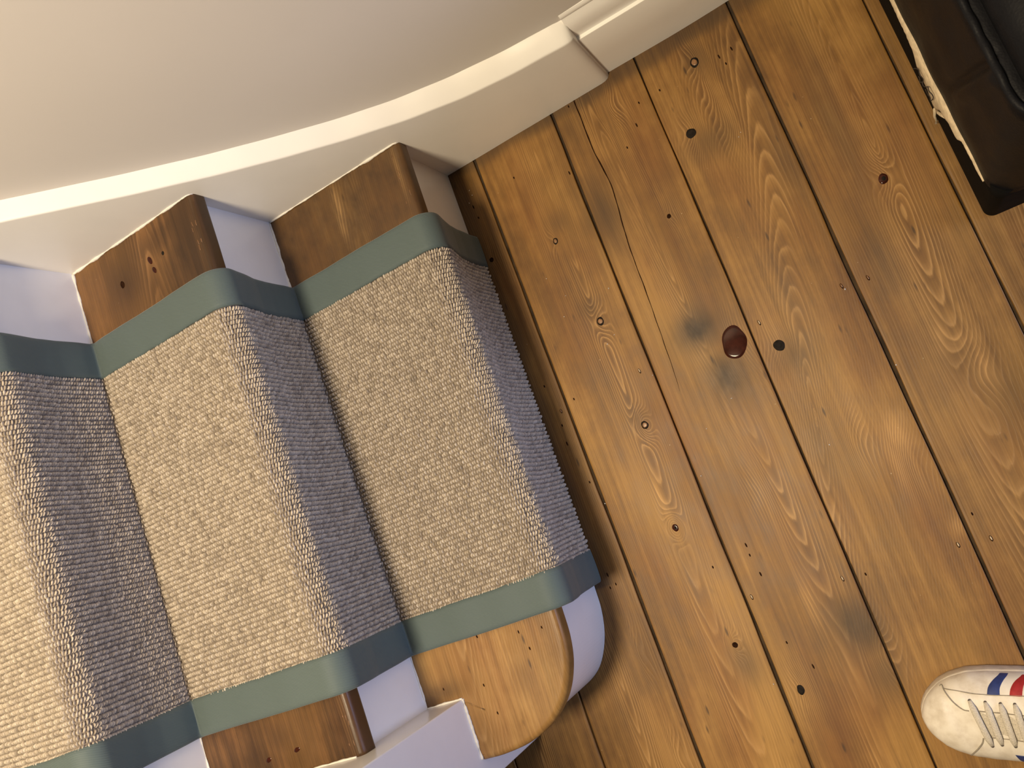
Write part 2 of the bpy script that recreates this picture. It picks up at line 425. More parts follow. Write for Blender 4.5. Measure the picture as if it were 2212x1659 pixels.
# wandering split in the third board
cr = np.array([(.2508, .9040), (.2489, .8136), (.2570, .7461), (.2461, .6755), (.2429, .5932), (.2421, .5582), (.2369, .4411), (.2325, .4084)])
ys = np.linspace(.9040, .4084, 130)
xs = np.interp(-ys, -cr[:, 1], cr[:, 0])
for _ in range(40): xs[1:-1] = .25 * xs[:-2] + .5 * xs[1:-1] + .25 * xs[2:]
xs = xs + .0006 * smooth_noise(ys * 90, ys * 0, 77, 6)
pz = np.array([plank_z(a_, b_) for a_, b_ in zip(xs, ys)]); wd = np.interp(ys, [.41, .46, .6, .8, .905], [.0002, .0005, .0008, .0012, .0013]) * .72 * (1 + .3 * smooth_noise(ys * 160, ys * 0, 78, 5))
rows = [[(x - w, y, z_ + .0006), (x, y, z_ + .0004), (x + w, y, z_ + .0006)] for x, y, w, z_ in zip(xs, ys, wd, pz)]
loft('crack', rows, M['hole'], PLANK[5], True)

# ------------------------------------------------------------------ wall, skirting boards
wall = mesh_obj('wall_back', [(-1.9, YW, -.05), (2.4, YW, -.05), (2.4, YW, 2.6), (-1.9, YW, 2.6), (-1.9, YW + .12, -.05), (2.4, YW + .12, -.05), (2.4, YW + .12, 2.6), (-1.9, YW + .12, 2.6)],
                [(0, 1, 2, 3), (7, 6, 5, 4), (0, 4, 5, 1), (1, 5, 6, 2), (2, 6, 7, 3), (3, 7, 4, 0)], M['wall'], None, False)
tag(wall, 'plain off-white painted wall above the stair skirting', None, None, 'structure')

kx = np.array([-.3943, -.2834, -.1601, -.0906, -.0177, .0596, .1442, .2191, .2747, .3133])
kz = np.array([.543, .4495, .3523, .3063, .2611, .2192, .1875, .1696, .1625, .1590])
sl = (kz[0] - kz[3]) / (kx[0] - kx[3])
def ztop(x):
    x = np.asarray(x, float)
    z = np.interp(x, kx, kz); return np.where(x < kx[0], kz[0] + sl * (x - kx[0]), z)
xs = np.concatenate([np.linspace(-1.75, -.45, 20), np.linspace(-.43, .302, 75)])
zz = ztop(xs)
for _ in range(6): zz[1:-1] = .25 * zz[:-2] + .5 * zz[1:-1] + .25 * zz[2:]
rows = []
for x, z in zip(xs, zz):
    w = .0005 * math.sin(x * 31) + .0004 * math.sin(x * 77)
    ri = float(np.interp(x, [-.5, -.38, -.14, 0, .165, .24, .30], [.008, .008, .014, .015, .019, .017, .0155]))
    rows.append([(x, YW + .004, 0.0), (x, W, 0.0), (x, W, z * .5), (x, W, z - .005 + w), (x, W + .0001, z - .0022 + w), (x, W + .0008, z - .0008 + w), (x, W + .0022, z + .0002 + w), (x, W + .0042, z + ri * .13 + w), (x, W + .014, z + ri * .52 + w), (x, YW - .002, z + ri + w), (x, YW + .004, z + ri + .002)])
ex = [(.3085, .0008), (.3135, .0028), (.3165, .0062), (.3172, .011)]
for x, ins in ex:
    z = .1592
    rows.append([(x, YW + .004, 0.0), (x, W + ins, 0.0), (x, W + ins, z * .5), (x, W + ins, z - .005 - ins), (x, W + .0001 + ins, z - .0022 - ins), (x, W + .0008 + ins, z - .0008 - ins), (x, W + .0022 + ins, z + .0002 - ins), (x, W + .0042 + ins, z + .002 - ins * .8), (x, W + .014 + ins * .5, z + .0075 - ins * .6), (x, YW - .002, z + .0145 - ins * .4), (x, YW + .004, z + .016)])
sk = loft('baseboard_stair', rows, M['paint'], None, True, True, False, True)
sk.data.set_sharp_from_angle(angle=math.radians(38))
tag(sk, 'white painted skirting sweeping up beside the stairs with a flat top ledge', None, None, 'structure')

prof = [(YW + .004, 0.0), (.914, .0), (.914, .06), (.914, .1285), (.9146, .1303), (.9192, .1316), (.9200, .134), (.9198, .146), (.9208, .158), (.9235, .168), (.9272, .1745), (.9282, .1768), (.9274, .1785), (.9282, .183), (.9300, .186), (YW + .004, .1875)]
rows = [[(x, y + .0009 * math.sin(x * 23 + 1) + (.004 * (x - .32) if y < .93 else 0) * 0, z) for y, z in prof] for x in np.concatenate([np.linspace(.3150, .60, 40), np.linspace(.65, 2.35, 18)])]
sk2 = loft('baseboard_hall', rows, M['paint'], None, True, True, False, True)
sk2.data.set_sharp_from_angle(angle=math.radians(40))
tag(sk2, 'white moulded skirting board along the hall floor beyond the stair skirting', None, None, 'structure')

# ------------------------------------------------------------------ staircase
stair = empty('staircase', (0, .5, 0))
tag(stair, 'closed wooden staircase with dark varnished treads and white painted risers', 'staircase')
def fshift(y):                      # the bottom step stands slightly askew to the others
    return -.016 * (W - y) / .73

def tread_attrs(P, seed, c):
    x, y = P[:, 0], P[:, 1]
    u = x - x.min() - .12
    return u

def spotmap(x, y, spots, base=0.0):
    s = np.full_like(x, base)
    for a, b, sx, sy, am in spots: s = np.maximum(s, am * np.exp(-.5 * (((x - a) / sx) ** 2 + ((y - b) / sy) ** 2)))
    return s

TH = .030
ARC = [(a, TH / 2) for a in np.linspace(PI / 2, -PI / 2, 11)]
NR = .0085
def nose_profile(x_tip, z_top):
    """from just behind the top edge round the nosing to the underside: list of (inset, z)"""
    out = []
    for a in np.linspace(PI / 2, 0, 6): out.append((NR - NR * math.cos(a), z_top - NR + NR * math.sin(a)))
    for a in np.linspace(0, -PI / 2, 6): out.append((NR - NR * math.cos(a), z_top - TH + NR + NR * math.sin(a)))
    return out

def straight_tread(k, mat, spots, seed):
    """k = 1 is the second step"""
    z = (k + 1) * H; xf = -k * G + NOSE; xb = -(k + 1) * G - .004
    ys = np.arange(Y0 - .002, W + .004, .006)
    top = np.linspace(xb, xf - NR, 46)
    prof_ = [(x, z) for x in top[:-1]] + [(xf - i, zz_) for i, zz_ in nose_profile(xf, z)] + [(xb, z - TH)]
    rows = np.array([[(x, y, zq) for x, zq in prof_] for y in ys])
    rows[..., 0] += .0007 * smooth_noise(rows[..., 1] * 25, rows[..., 0] * 0, seed + 4, 6) * (rows[..., 0] > xf - .012)
    rows[..., 2] += np.where(rows[..., 2] > z - .02, .0006 * smooth_noise(rows[..., 1] * 30, rows[..., 0] * 30, seed + 5, 6), 0)
    P = rows.reshape(-1, 3)
    ring, show = ring_field(P[:, 0] + 5, P[:, 1], 5 + xf - .11, seed, (.02, .06, .018, .0042))
    st = spotmap(P[:, 0] - xf, P[:, 1], spots)
    nv = rows.shape[1]; f = grid_faces(len(ys), nv, 0, False, True)
    f.append(tuple(range(nv))[::-1]); f.append(tuple((len(ys) - 1) * nv + q for q in range(nv)))
    o = mesh_obj('tread', P, [t[::-1] for t in f], mat, None, True, {'ring': ring, 'show': show, 'pale': spotmap(P[:, 0] - xf, P[:, 1], [(-.115, .875, .012, .03, .45), (-.012, .15, .003, .05, .35), (-.012, .84, .002, .04, .3)]), 'stain_shade': st, 'tone': np.full(len(P), 1.0)})
    return child(o, stair)

tread2 = straight_tread(1, M['tread_dark'], [(-.02, .85, .02, .08, .7), (-.17, .84, .03, .03, .6), (-.10, .87, .03, .012, .5), (-.01, .12, .008, .05, .6), (-.18, .12, .06, .02, .4), (-.13, .15, .02, .02, .5)], 21)
straight_tread(2, M['tread_dark'], [], 22)
straight_tread(3, M['tread_dark'], [], 23)

# bottom step with rounded end
cv = [(.0025, .2100), (.0020, .173), (-.0008, .134), (-.0105, .0985), (-.0305, .064), (-.0625, .0358), (-.1050, .0180), (-.150, .0108), (-.1870, .0098)]
def dense(pts, n):
    P = np.array(pts, float)
    def cr_(p0, p1, p2, p3, t): return .5 * ((2 * p1) + (-p0 + p2) * t + (2 * p0 - 5 * p1 + 4 * p2 - p3) * t * t + (-p0 + 3 * p1 - 3 * p2 + p3) * t ** 3)
    Q = np.vstack([2 * P[0] - P[1], P, 2 * P[-1] - P[-2]]); out = []
    for i in range(1, len(Q) - 2):
        for t in np.linspace(0, 1, n, endpoint=False): out.append(cr_(Q[i - 1], Q[i], Q[i + 1], Q[i + 2], t))
    out.append(P[-1]); return np.array(out)
straight = np.array([(.0197 + fshift(y), y) for y in np.arange(W + .002, .215, -.006)])
straight[:, 0] = np.interp(straight[:, 1], [.21, W], [.0025, .0190])
front = np.vstack([straight, dense(cv, 8)])
tn_ = np.gradient(front, axis=0); tn_ /= np.linalg.norm(tn_, axis=1)[:, None]
nrm = np.stack([-tn_[:, 1], tn_[:, 0]], 1)          # heading -y: (0,-1) -> (1,0): outward
XB = -G - .004; XN = -.1865
back = []
nst = len(straight); ncv = len(front) - nst
for i, p in enumerate(front):
    if i < nst: back.append((XB, p[1]))
path_b = np.array([(XB, .21), (XB, Y0 - .002), (XN, Y0 - .002), (XN, .0098 + .006)])
lb = np.concatenate([[0], np.cumsum(np.linalg.norm(np.diff(path_b, axis=0), axis=1))])
for s in np.linspace(0, 1, ncv):
    q = s * lb[-1]; back.append((np.interp(q, lb, path_b[:, 0]), np.interp(q, lb, path_b[:, 1])))
back = np.array(back)
npf = nose_profile(0, H); NT_ = 44
rows = []
for p, nn, b in zip(front, nrm, back):
    r = []
    tp = p - nn * NR
    for q in np.linspace(0, 1, NT_, endpoint=False): r.append((*(b + (tp - b) * q), H))
    for ins, zq in npf: r.append((*(p - nn * ins), zq))
    r.append((*b, H - TH))
    rows.append(r)
rows = np.array(rows); P = rows.reshape(-1, 3)
P[:, 2] += np.where(P[:, 2] > H - .004, .0005 * smooth_noise(P[:, 0] * 30, P[:, 1] * 30, 66, 6), 0)
ring, show = ring_field(P[:, 0] + 5, P[:, 1], 5 - .105, 34, (.020, -.07, .006, .0044, -.03, .10))
st = spotmap(P[:, 0], P[:, 1], [(-.235, .105, .022, .012, .75), (-.215, .115, .03, .012, .6), (-.08, .105, .012, .02, .3), (-.01, .86, .012, .06, .4)])  # spots in the notch corner paint in the newel's soft shade; others are stains
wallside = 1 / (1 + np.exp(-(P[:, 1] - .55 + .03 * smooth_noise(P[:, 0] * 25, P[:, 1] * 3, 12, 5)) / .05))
st = np.maximum(st, .80 * wallside)                  # wall end darkened: lamp fall-off painted in along with older, darker varnish
nv = rows.shape[1]; f = grid_faces(len(front), nv, 0, False, True)
f.append(tuple(range(nv))[::-1]); f.append(tuple((len(front) - 1) * nv + q for q in range(nv)))
tr = mesh_obj('tread', P, f, M['tread_gold'], None, True, {'ring': ring, 'show': show, 'pale': spotmap(P[:, 0], P[:, 1], [(-.1150, .865, .0035, .022, .55), (-.120, .832, .003, .016, .5), (.004, .855, .0015, .04, .35)]), 'stain_shade': st, 'tone': np.full(len(P), 1.0)})
child(tr, stair)

# knots and nail marks in the treads
for x, y, rx, ry, m_ in ((-.4056, .8414, .0055, .0075, 'hole'), (-.3400, .8500, .0050, .0085, 'knot'), (-.3370, .8330, .0040, .0070, 'knot'), (-.3120, .8480, .0038, .0040, 'knot_black'), (-.388, .125, .006, .004, 'knot'), (-.335, .128, .007, .0035, 'knot')):
    disc('knot', x, y, rx, ry, M[m_], tread2, .0002, 2 * H + .0008, 16, .3, int(abs(x) * 1e4), 0, 3)
for x, y in ((-.1297, .1768), (-.0631, .1657), (-.0263, .1624), (-.1448, .1099), (-.1378, .0684), (-.212, .120), (-.055, .140)):
    disc('nail_hole', x, y, .0013, .0032, M['hole'], tr, 0, H + .0009, 10, .1, int(abs(x) * 1e4), 0, 2)
r_ = np.random.default_rng(3)
for tr_, xa, ya, z_, n_ in ((tr, .002, (.80, .89), H, 9), (tread2, -.240, (.80, .88), 2 * H, 6), (tread2, -.243, (.105, .165), 2 * H, 5)):
    for q in range(n_):
        disc('scratch', xa + r_.normal(0, .004), r_.uniform(*ya), .0004, r_.uniform(.002, .007), M['knot_heart'], tr_, .0001, z_ + .0008, 8, r_.normal(0, .08), q, 0, 2)

# risers
rc = [(-.0088, .177), (-.0117, .1365), (-.0236, .095), (-.048, .057), (-.082, .036), (-.118, .0290), (-.1865, .0260)]
rs = np.array([(np.interp(y, [.177, W], [-.0088, .0]), y) for y in np.arange(W + .002, .18, -.012)])
rf = np.vstack([rs, dense(rc, 8)])
tg = np.gradient(rf, axis=0); tg /= np.linalg.norm(tg, axis=1)[:, None]; rn = np.stack([-tg[:, 1], tg[:, 0]], 1)
rows = [[(*p, 0), (*p, .05), (*p, H - TH + .001), (*(p - q * .012), H - TH + .001), (*(p - q * .012), 0)] for p, q in zip(rf, rn)]
o = loft('riser', rows, M['paint_gloss'], None, False, True, True)
child(o, stair); tag(o, 'white riser curving round the bullnose end of the bottom step')
for k in range(1, 5):
    x = -k * G
    ys = np.arange(Y0 - .002, W + .004, .03)
    rows = [[(x + .0004 * math.sin(y * 19 + k), y, k * H - .012), (x + .0005 * math.sin(y * 23 + k), y, k * H + .08), (x, y, (k + 1) * H - TH + .001), (x - .014, y, (k + 1) * H - TH + .001), (x - .014, y, k * H - .012)] for y in ys]
    child(loft('riser', rows, M['paint_gloss'], None, False, True, True, True), stair)

# ragged paint beads where treads meet skirting, risers and newel
def bead(pts, r0, seed, name='paint_bead'):
    r = np.random.default_rng(seed); n = len(pts)
    w = r0 * (1 + .38 * np.convolve(r.standard_normal(n + 4), np.ones(5) / 2.2, 'valid'))
    return child(tube(name, pts, np.clip(w, r0 * .35, r0 * 2.0), M['caulk'], None, 6), stair)
for k, x1 in ((0, .016), (1, -G + NOSE - .003), (2, -2 * G + NOSE - .003)):
    z = (k + 1) * H
    bead([(x, W - .0003, z + .0008) for x in np.linspace(-(k + 1) * G + .002, x1 - .006, 70)] + [(x1 - .002, W, z - .001), (x1 + .001, W, z - .005)], .0017, 5 + k)
    bead([(-(k + 1) * G + .0006, y, z + .0008) for y in np.linspace(W - .001, .70, 60)], .0017, 15 + k)
    bead([(-(k + 1) * G + .0004, y, z + .0008) for y in np.linspace(Y0, .21, 30)], .0011, 25 + k)
bead([(XN + .0010, y, H + .0008) for y in np.linspace(.0125, Y0, 40)], .0018, 41)
bead([(x, Y0 + .0004, H + .0008) for x in np.linspace(-G, XN, 20)], .0016, 42)
bead([(x, Y0 + .0002, 2 * H + .0006) for x in np.linspace(-2 * G, -G + NOSE - .012, 50)], .0017, 43)

# newel post and outer string
nw = box_mesh('newel_post', XN - .120, XN, -.020, Y0, 0, 1.12, M['paint_gloss'], None, .0022, 3)
child(nw, stair); tag(nw, 'square white newel post notched into the bottom tread')
cp = box_mesh('newel_cap', XN - .132, XN + .012, -.032, Y0 + .012, 1.12, 1.145, M['paint_gloss'], None, .006, 3); child(cp, stair)
xs = np.array([-1.05, XN - .118]); zs = -sl * 0
rows = []
for x in np.linspace(-1.05, XN - .118, 24):
    zt = .235 - (x + .25) * (H / G) + .06
    rows.append([(x, Y0, max(0, zt - .34)), (x, Y0, zt), (x, Y0 - .032, zt), (x, Y0 - .032, max(0, zt - .34))])
ost = loft('outer_string', rows, M['paint_gloss'], None, False, True, True, False); child(ost, stair)

# ------------------------------------------------------------------ stair runner
CT = .0095                                            # carpet thickness
NSTEP = 3
def runner_path():
    pts = []
    for k in range(NSTEP + 1):
        xr = -k * G; z0 = k * H; zt = (k + 1) * H; xn = xr + NOSE
        pts += [(xr + (.0125 if k == 0 else .0095), z0 + (.0015 if k == 0 else CT * .8)), (xr + .0118, z0 + .03), (xr + .0130, z0 + .07), (xr + .0165, z0 + .100), (xr + .0225, z0 + .124)]
        c = (xn - .0180, zt - .0195)                   # centre of nosing curve
        rr = .0190 + CT
        for a in np.linspace(-.25, PI / 2, 9): pts.append((c[0] + rr * math.cos(a), c[1] + rr * math.sin(a) + (0 if a < 1 else 0)))
        xe = xr - G
        if k < NSTEP or True:
            for q in np.linspace(.12, 1, 10): pts.append((c[0] + (xe + .0098 - c[0]) * q, zt + CT - .0006 * math.sin(q * PI)))
            pts[-1] = (xe + .0098, zt + CT * .8)
    return np.array(pts)
rp = runner_path()
seg = np.linalg.norm(np.diff(rp, axis=0), axis=1); keep = np.concatenate([[True], seg > 1e-5]); rp = rp[keep]
sl_ = np.concatenate([[0], np.cumsum(np.linalg.norm(np.diff(rp, axis=0), axis=1))])
def at_s(s):
    x = np.interp(s, sl_, rp[:, 0]); z = np.interp(s, sl_, rp[:, 1])
    e = .0016
    tx = np.interp(s + e, sl_, rp[:, 0]) - np.interp(s - e, sl_, rp[:, 0]); tz = np.interp(s + e, sl_, rp[:, 1]) - np.interp(s - e, sl_, rp[:, 1])
    ln = np.hypot(tx, tz) + 1e-9; tx, tz = tx / ln, tz / ln
    return x, z, tx, tz, tz, -tx                        # pos, tangent, outward normal
STOT = sl_[-1]
YT, YB = .782, .179; YTI, YBI = .7235, .2320            # outer and inner edges of the two bindings
def rshift(s, y):                                      # follows the askew bottom step
    x, z, *_ = at_s(s)
    f_ = np.clip((x + .10) / .10, 0, 1)
    return -.006 * (.78 - y) / .6 * f_
runner = empty('stair_runner', (0, .48, 0))
tag(runner, 'beige looped wool stair runner with teal cloth binding laid over the steps', 'carpet')

# backing sheet
ss = np.linspace(0, STOT, 420)
x, z, tx, tz, nx_, nz_ = at_s(ss)
OFF = -.0042
rows = []
for y in np.linspace(YBI - .008, YTI + .008, 30):
    rows.append(np.stack([x + nx_ * OFF + rshift(ss, y), np.full_like(x, y), z + nz_ * OFF], -1))
child(loft('backing', rows, M['backing'], None, True, False, False, False), runner)

# loops
ps, py = .00435, .00680
S_ = np.arange(ps * .6, STOT - ps * .2, ps); Yr = np.arange(YBI - py * .1, YTI + py * .45, py)
SG, YG = np.meshgrid(S_, Yr)
row_id = np.arange(len(Yr))[:, None]
SG = SG + rng.normal(0, .00035, SG.shape) + .0016 * np.sin(row_id * 2.4); YG = YG + rng.normal(0, .00028, YG.shape) + .0006 * smooth_noise(SG * 9, YG * 9, 91, 5)
sg = SG.ravel(); yg = YG.ravel(); N = len(sg)
x, z, tx, tz, nx_, nz_ = at_s(sg)
x = x + rshift(sg, yg)
# local dome: ring segments
seg_n = 7
tmpl = []
for q, hgt in ((1.0, -.75), (.93, .05), (.60, .70)):
    for j in range(seg_n):
        a = 2 * PI * (j + .5 * (q < .7)) / seg_n; tmpl.append((q * math.cos(a), q * math.sin(a), hgt))
tmpl.append((0, 0, 1.0)); tmpl = np.array(tmpl)
tf = []
for r_ in range(2):
    for j in range(seg_n):
        a = r_ * seg_n + j; b = r_ * seg_n + (j + 1) % seg_n; tf.append((a, b, b + seg_n)); tf.append((a, b + seg_n, a + seg_n))
for j in range(seg_n): tf.append((2 * seg_n + j, 2 * seg_n + (j + 1) % seg_n, 3 * seg_n))
tf = np.array(tf)
la = .00195 * rng.normal(1, .09, N); lb_ = .00362 * rng.normal(1, .08, N); lh = .0036 * rng.normal(1, .13, N)
tilt = rng.normal(.36, .18, N); th = rng.normal(.24, .15, N)      # loops lean, and slant across the row
A = tmpl[None, :, 0] * la[:, None]; B = tmpl[None, :, 1] * lb_[:, None]; Cc = tmpl[None, :, 2] * lh[:, None]
A2 = A * np.cos(th)[:, None] - B * np.sin(th)[:, None]; B2 = A * np.sin(th)[:, None] + B * np.cos(th)[:, None]
Cc = Cc + B * tilt[:, None] * .9
Cc = Cc - .0034
V = np.empty((N, len(tmpl), 3))
V[..., 0] = x[:, None] + A2 * tx[:, None] + Cc * nx_[:, None]
V[..., 1] = yg[:, None] + B2
V[..., 2] = z[:, None] + A2 * tz[:, None] + Cc * nz_[:, None]
shade = np.clip(.60 + .26 * rng.standard_normal(N), 0, 1)
F = (tf[None] + (np.arange(N) * len(tmpl))[:, None, None]).reshape(-1, 3)
me = bpy.data.meshes.new('pile'); me.vertices.add(N * len(tmpl)); me.vertices.foreach_set('co', V.astype(np.float32).ravel())
me.loops.add(len(F) * 3); me.loops.foreach_set('vertex_index', F[:, ::-1].astype(np.int32).ravel())
me.polygons.add(len(F)); me.polygons.foreach_set('loop_start', np.arange(0, len(F) * 3, 3, dtype=np.int32))
me.polygons.foreach_set('use_smooth', np.ones(len(F), dtype=bool)); me.update(calc_edges=True)
at = me.attributes.new('shade', 'FLOAT', 'POINT'); at.data.foreach_set('value', np.repeat(shade, len(tmpl)).astype(np.float32))
me.materials.append(M['wool'])
pile = bpy.data.objects.new('pile', me); COL.objects.link(pile); child(pile, runner); tag(pile, 'beige looped wool pile', None, None, 'stuff')

# bindings
def binding(y_out, y_in, seed):
    sgn = 1 if y_out > y_in else -1
    cs = [(y_out - sgn * .0006, -.0090), (y_out, -.0055), (y_out - sgn * .0004, -.0022), (y_out - sgn * .0022, -.0004)]
    for q in np.linspace(.12, 1, 8): cs.append((y_out + (y_in - y_out) * q, .0002 + .0008 * math.sin(q * PI)))
    cs.append((y_in, -.0030))
    s_ = np.linspace(.0, STOT, 520); x, z, tx, tz, nx_, nz_ = at_s(s_)
    ed = .0006 * smooth_noise(s_ * 90, s_ * 0, seed, 7); eo = .0012 * smooth_noise(s_ * 14, s_ * 0, seed + 1, 5)
    wav = .0007 * smooth_noise(s_ * 60, s_ * 0, seed + 2, 6)
    rows, sa, ya = [], [], []
    for i, (yy, off) in enumerate(cs):
        y = yy + (ed if i >= 10 else 0) + eo
        rows.append(np.stack([x + nx_ * (off + wav) + rshift(s_, y), y, z + nz_ * (off + wav)], -1)); sa.append(s_); ya.append(y)
    o = loft('binding', rows, M['twill'], None, True, False, False, sgn > 0, {'sa': np.array(sa), 'ya': np.array(ya)})
    return child(o, runner)
binding(YT, YTI, 501); binding(YB, YBI, 502)
tag(runner.children[-1], 'teal twill binding')

# ------------------------------------------------------------------ black upholstered footstool
def leather(name, col, rough):
    t = NT(name); v = t.coord()
    vo = t.n('ShaderNodeTexVoronoi'); vo.inputs['Scale'].default_value = 420; t.l(v, vo.inputs['Vector'])
    nz = t.noise(v, 26, 5, .6)
    t.l(t.ramp(nz, [(.3, tuple(c * .75 for c in col)), (.75, tuple(c * 1.35 for c in col))]), t.b.inputs['Base Color'])
    t.put(t.b.inputs['Roughness'], t.math('ADD', rough - .1, t.math('MULTIPLY', nz, .25)))
    t.set(Specular_IOR_Level=.10)
    t.bump(t.math('ADD', vo.outputs['Distance'], t.math('MULTIPLY', nz, 1.6)), .25, .0008); return t.m
M['leather'] = leather('worn_black_leather', (.0075, .0075, .0088), .48)
M['base_black'] = leather('black_base_cloth', (.0035, .0032, .0030), .8)
M['foam'] = plain('torn_cream_foam', (.62, .50, .33), .9, .12, 120, .5)
M['thread'] = plain('black_thread', (.03, .022, .018), .8, .1, 300)
FX0, FX1, FY0, FY1 = .690, 1.13, .463, .885
stool = empty('footstool', ((FX0 + FX1) / 2, (FY0 + FY1) / 2, 0))
tag(stool, 'black leather footstool with a torn lower seam showing cream stuffing', 'footstool')
def rrect(x0, x1, y0, y1, r, n=10, m=90):
    pts = []
    cs = [(x1 - r, y1 - r, 0), (x0 + r, y1 - r, PI / 2), (x0 + r, y0 + r, PI), (x1 - r, y0 + r, 1.5 * PI)]
    for i, (cx, cy, a0) in enumerate(cs):
        for a in np.linspace(a0, a0 + PI / 2, n): pts.append((cx + r * math.cos(a), cy + r * math.sin(a)))
        nx2 = cs[(i + 1) % 4]; a1 = a0 + PI / 2
        p = pts[-1]; q = (nx2[0] + r * math.cos(a1), nx2[1] + r * math.sin(a1))
        for t in np.linspace(0, 1, m)[1:-1]: pts.append((p[0] + (q[0] - p[0]) * t, p[1] + (q[1] - p[1]) * t))
    return np.array(pts)
def ring_body(name, levels, mat, disp=None, cap=True):
    """levels: (z, inset, radius)"""
    rows = []
    for z, ins, r in levels:
        P = rrect(FX0 + ins, FX1 - ins, FY0 + ins, FY1 - ins, max(r, .004))
        rows.append([(x, y, z) for x, y in P])
    rows = np.array(rows)
    if disp is not None: rows = disp(rows)
    return child(loft(name, rows, mat, None, True, cap, True), stool)
ring_body('base', [(0, .002, .010), (.004, 0, .012), (.06, .0005, .012), (.10, .001, .012), (.122, .002, .014)], M['base_black'])
def body_disp(r):
    x, y, z = r[..., 0], r[..., 1], r[..., 2]
    face = np.clip(1 - (x - FX0) / .02, 0, 1)
    # slack fold running up the side towards the top seam
    yl = .582 + (z - .213) * (.543 - .582) / (.364 - .213)
    d = (y - yl)
    fold = np.exp(-(d / .006) ** 2) * .011 - np.exp(-((d + .014) / .010) ** 2) * .0050
    w = np.clip((z - .17) / .06, 0, 1) * np.clip((.385 - z) / .02, 0, 1)
    bulge = .0030 * np.sin(np.clip((z - .12) / .25, 0, 1) * PI)
    r[..., 0] = x + face * (fold * w - bulge + .0012 * smooth_noise(y * 40, z * 40, 61, 6))
    return r
ring_body('side_panel', [(.108, .008, .022), (.110, .0015, .026), (.116, -.0008, .028)] + [(z, .0005 + .004 * ((z - .12) / .25) ** 2, .032) for z in np.linspace(.125, .362, 34)] + [(.370, .006, .034), (.376, .010, .036), (.374, .018, .036)], M['leather'], body_disp)
wl = rrect(FX0 + .0065, FX1 - .0065, FY0 + .0065, FY1 - .0065, .034)
tube_pts = [(x, y, .3765 + .0010 * math.sin(i * .9)) for i, (x, y) in enumerate(wl)]; tube_pts.append(tube_pts[0])
child(tube('welt', tube_pts, .0042, M['leather'], None, 8), stool)
ring_body('cushion', [(.360, .026, .03), (.372, .020, .034), (.392, .0175, .036), (.404, .021, .04), (.412, .030, .045), (.416, .045, .05), (.4175, .062, .05), (.4165, .066, .05), (.4195, .072, .05), (.428, .12, .06), (.431, .17, .03)], M['leather'])

# torn seam: ragged foam hanging out along the lower edge of the side panel
fy = [.872, .80, .745, .71, .690, .677, .672, .668, .660, .650, .643, .636, .628, .622, .616, .611, .606, .600, .590, .584, .577, .566, .556, .551, .545, .53, .512, .499, .490]
fl_ = [.1085, .105, .103, .100, .098, .094, .072, .056, .060, .056, .050, .052, .040, .034, .036, .044, .060, .072, .072, .080, .088, .092, .090, .098, .1095, .110, .110, .111, .1125]
ya = np.linspace(.872, .490, 210); lo = np.interp(-ya, -np.array(fy), fl_) + .0016 * smooth_noise(ya * 420, ya * 0, 31, 8) * np.interp(ya, [.48, .56, .70, .76, .88], [.3, 1, 1, .3, .2])
hi = np.full_like(ya, .1170); lo = np.minimum(lo, hi - .0015)
rows = []
for y, a, b in zip(ya, lo, hi):
    bl = .0045 * min(1, (b - a) / .02)
    rows.append([(FX0 + .004, y, b), (FX0 - .0012 - bl * .4, y, b - .001), (FX0 - .0015 - bl, y, a + (b - a) * .6 + .0004 * math.sin(y * 900)), (FX0 - .0014 - bl * .7, y, a + (b - a) * .25), (FX0 - .0008 - bl * .3, y, a), (FX0 + .0006, y, a + .0006), (FX0 + .004, y, a + .001)])
child(loft('torn_foam', rows, M['foam'], None, True, True, True), stool); tag(stool.children[-1], 'cream foam spilling from the torn seam')
child(tube('foam_strand', [(FX0 - .003, .615, .044), (FX0 - .005, .610, .030), (FX0 - .004, .606, .022), (FX0 - .005, .605, .014), (FX0 - .003, .607, .0075)], [.0022, .0018, .0016, .0017, .0009], M['foam'], None, 6), stool)
child(tube('foam_strand', [(FX0 - .003, .588, .084), (FX0 - .0042, .594, .078), (FX0 - .0042, .603, .062), (FX0 - .003, .612, .050)], [.0016, .0022, .0020, .001], M['foam'], None, 6), stool)
tx_ = FX0 - .0085
def loop_thread(c):
    P = dense(c, 6); child(tube('loose_thread', [(tx_ - .001 * math.sin(i * .5), p[0], p[1]) for i, p in enumerate(P)], .00065, M['thread'], None, 6), stool)
loop_thread([(.668, .068), (.662, .084), (.652, .098), (.644, .100), (.641, .088), (.647, .076), (.654, .074)])
loop_thread([(.641, .090), (.634, .088), (.626, .104), (.618, .108), (.612, .100), (.616, .086), (.624, .080), (.630, .090), (.627, .072)])

# ------------------------------------------------------------------ shoe
M['shoe'] = None
t = NT('scuffed_white_leather'); v = t.coord()
nz = t.noise(v, 55, 5, .6); n2 = t.noise(v, 14, 3)
c_ = t.ramp(nz, [(.30, (.60, .53, .43)), (.55, (.74, .68, .58)), (.8, (.80, .75, .66))])
c_ = t.mix(t.math('MULTIPLY', t.ramp(n2, [(.58, 0.), (.80, 1.)]), .35), c_, (.36, .31, .25))
t.l(c_, t.b.inputs['Base Color']); t.set(Roughness=.5); t.bump(nz, .2, .001); M['shoe'] = t.m
M['sole'] = plain('shoe_sole_rubber', (.62, .54, .43), .55, .1, 80, .1)
M['lace'] = plain('grey_beige_lace', (.58, .52, .42), .85, .12, 700, .5)
M['seam'] = plain('grimy_seam', (.30, .26, .20), .8, .1, 200)
M['blue'] = plain('navy_stripe', (.022, .040, .155), .5, .1, 200)
M['red'] = plain('red_stripe', (.36, .020, .022), .5, .1, 200)
M['eyelet'] = plain('dark_eyelet', (.06, .042, .028), .6, .1, 200)
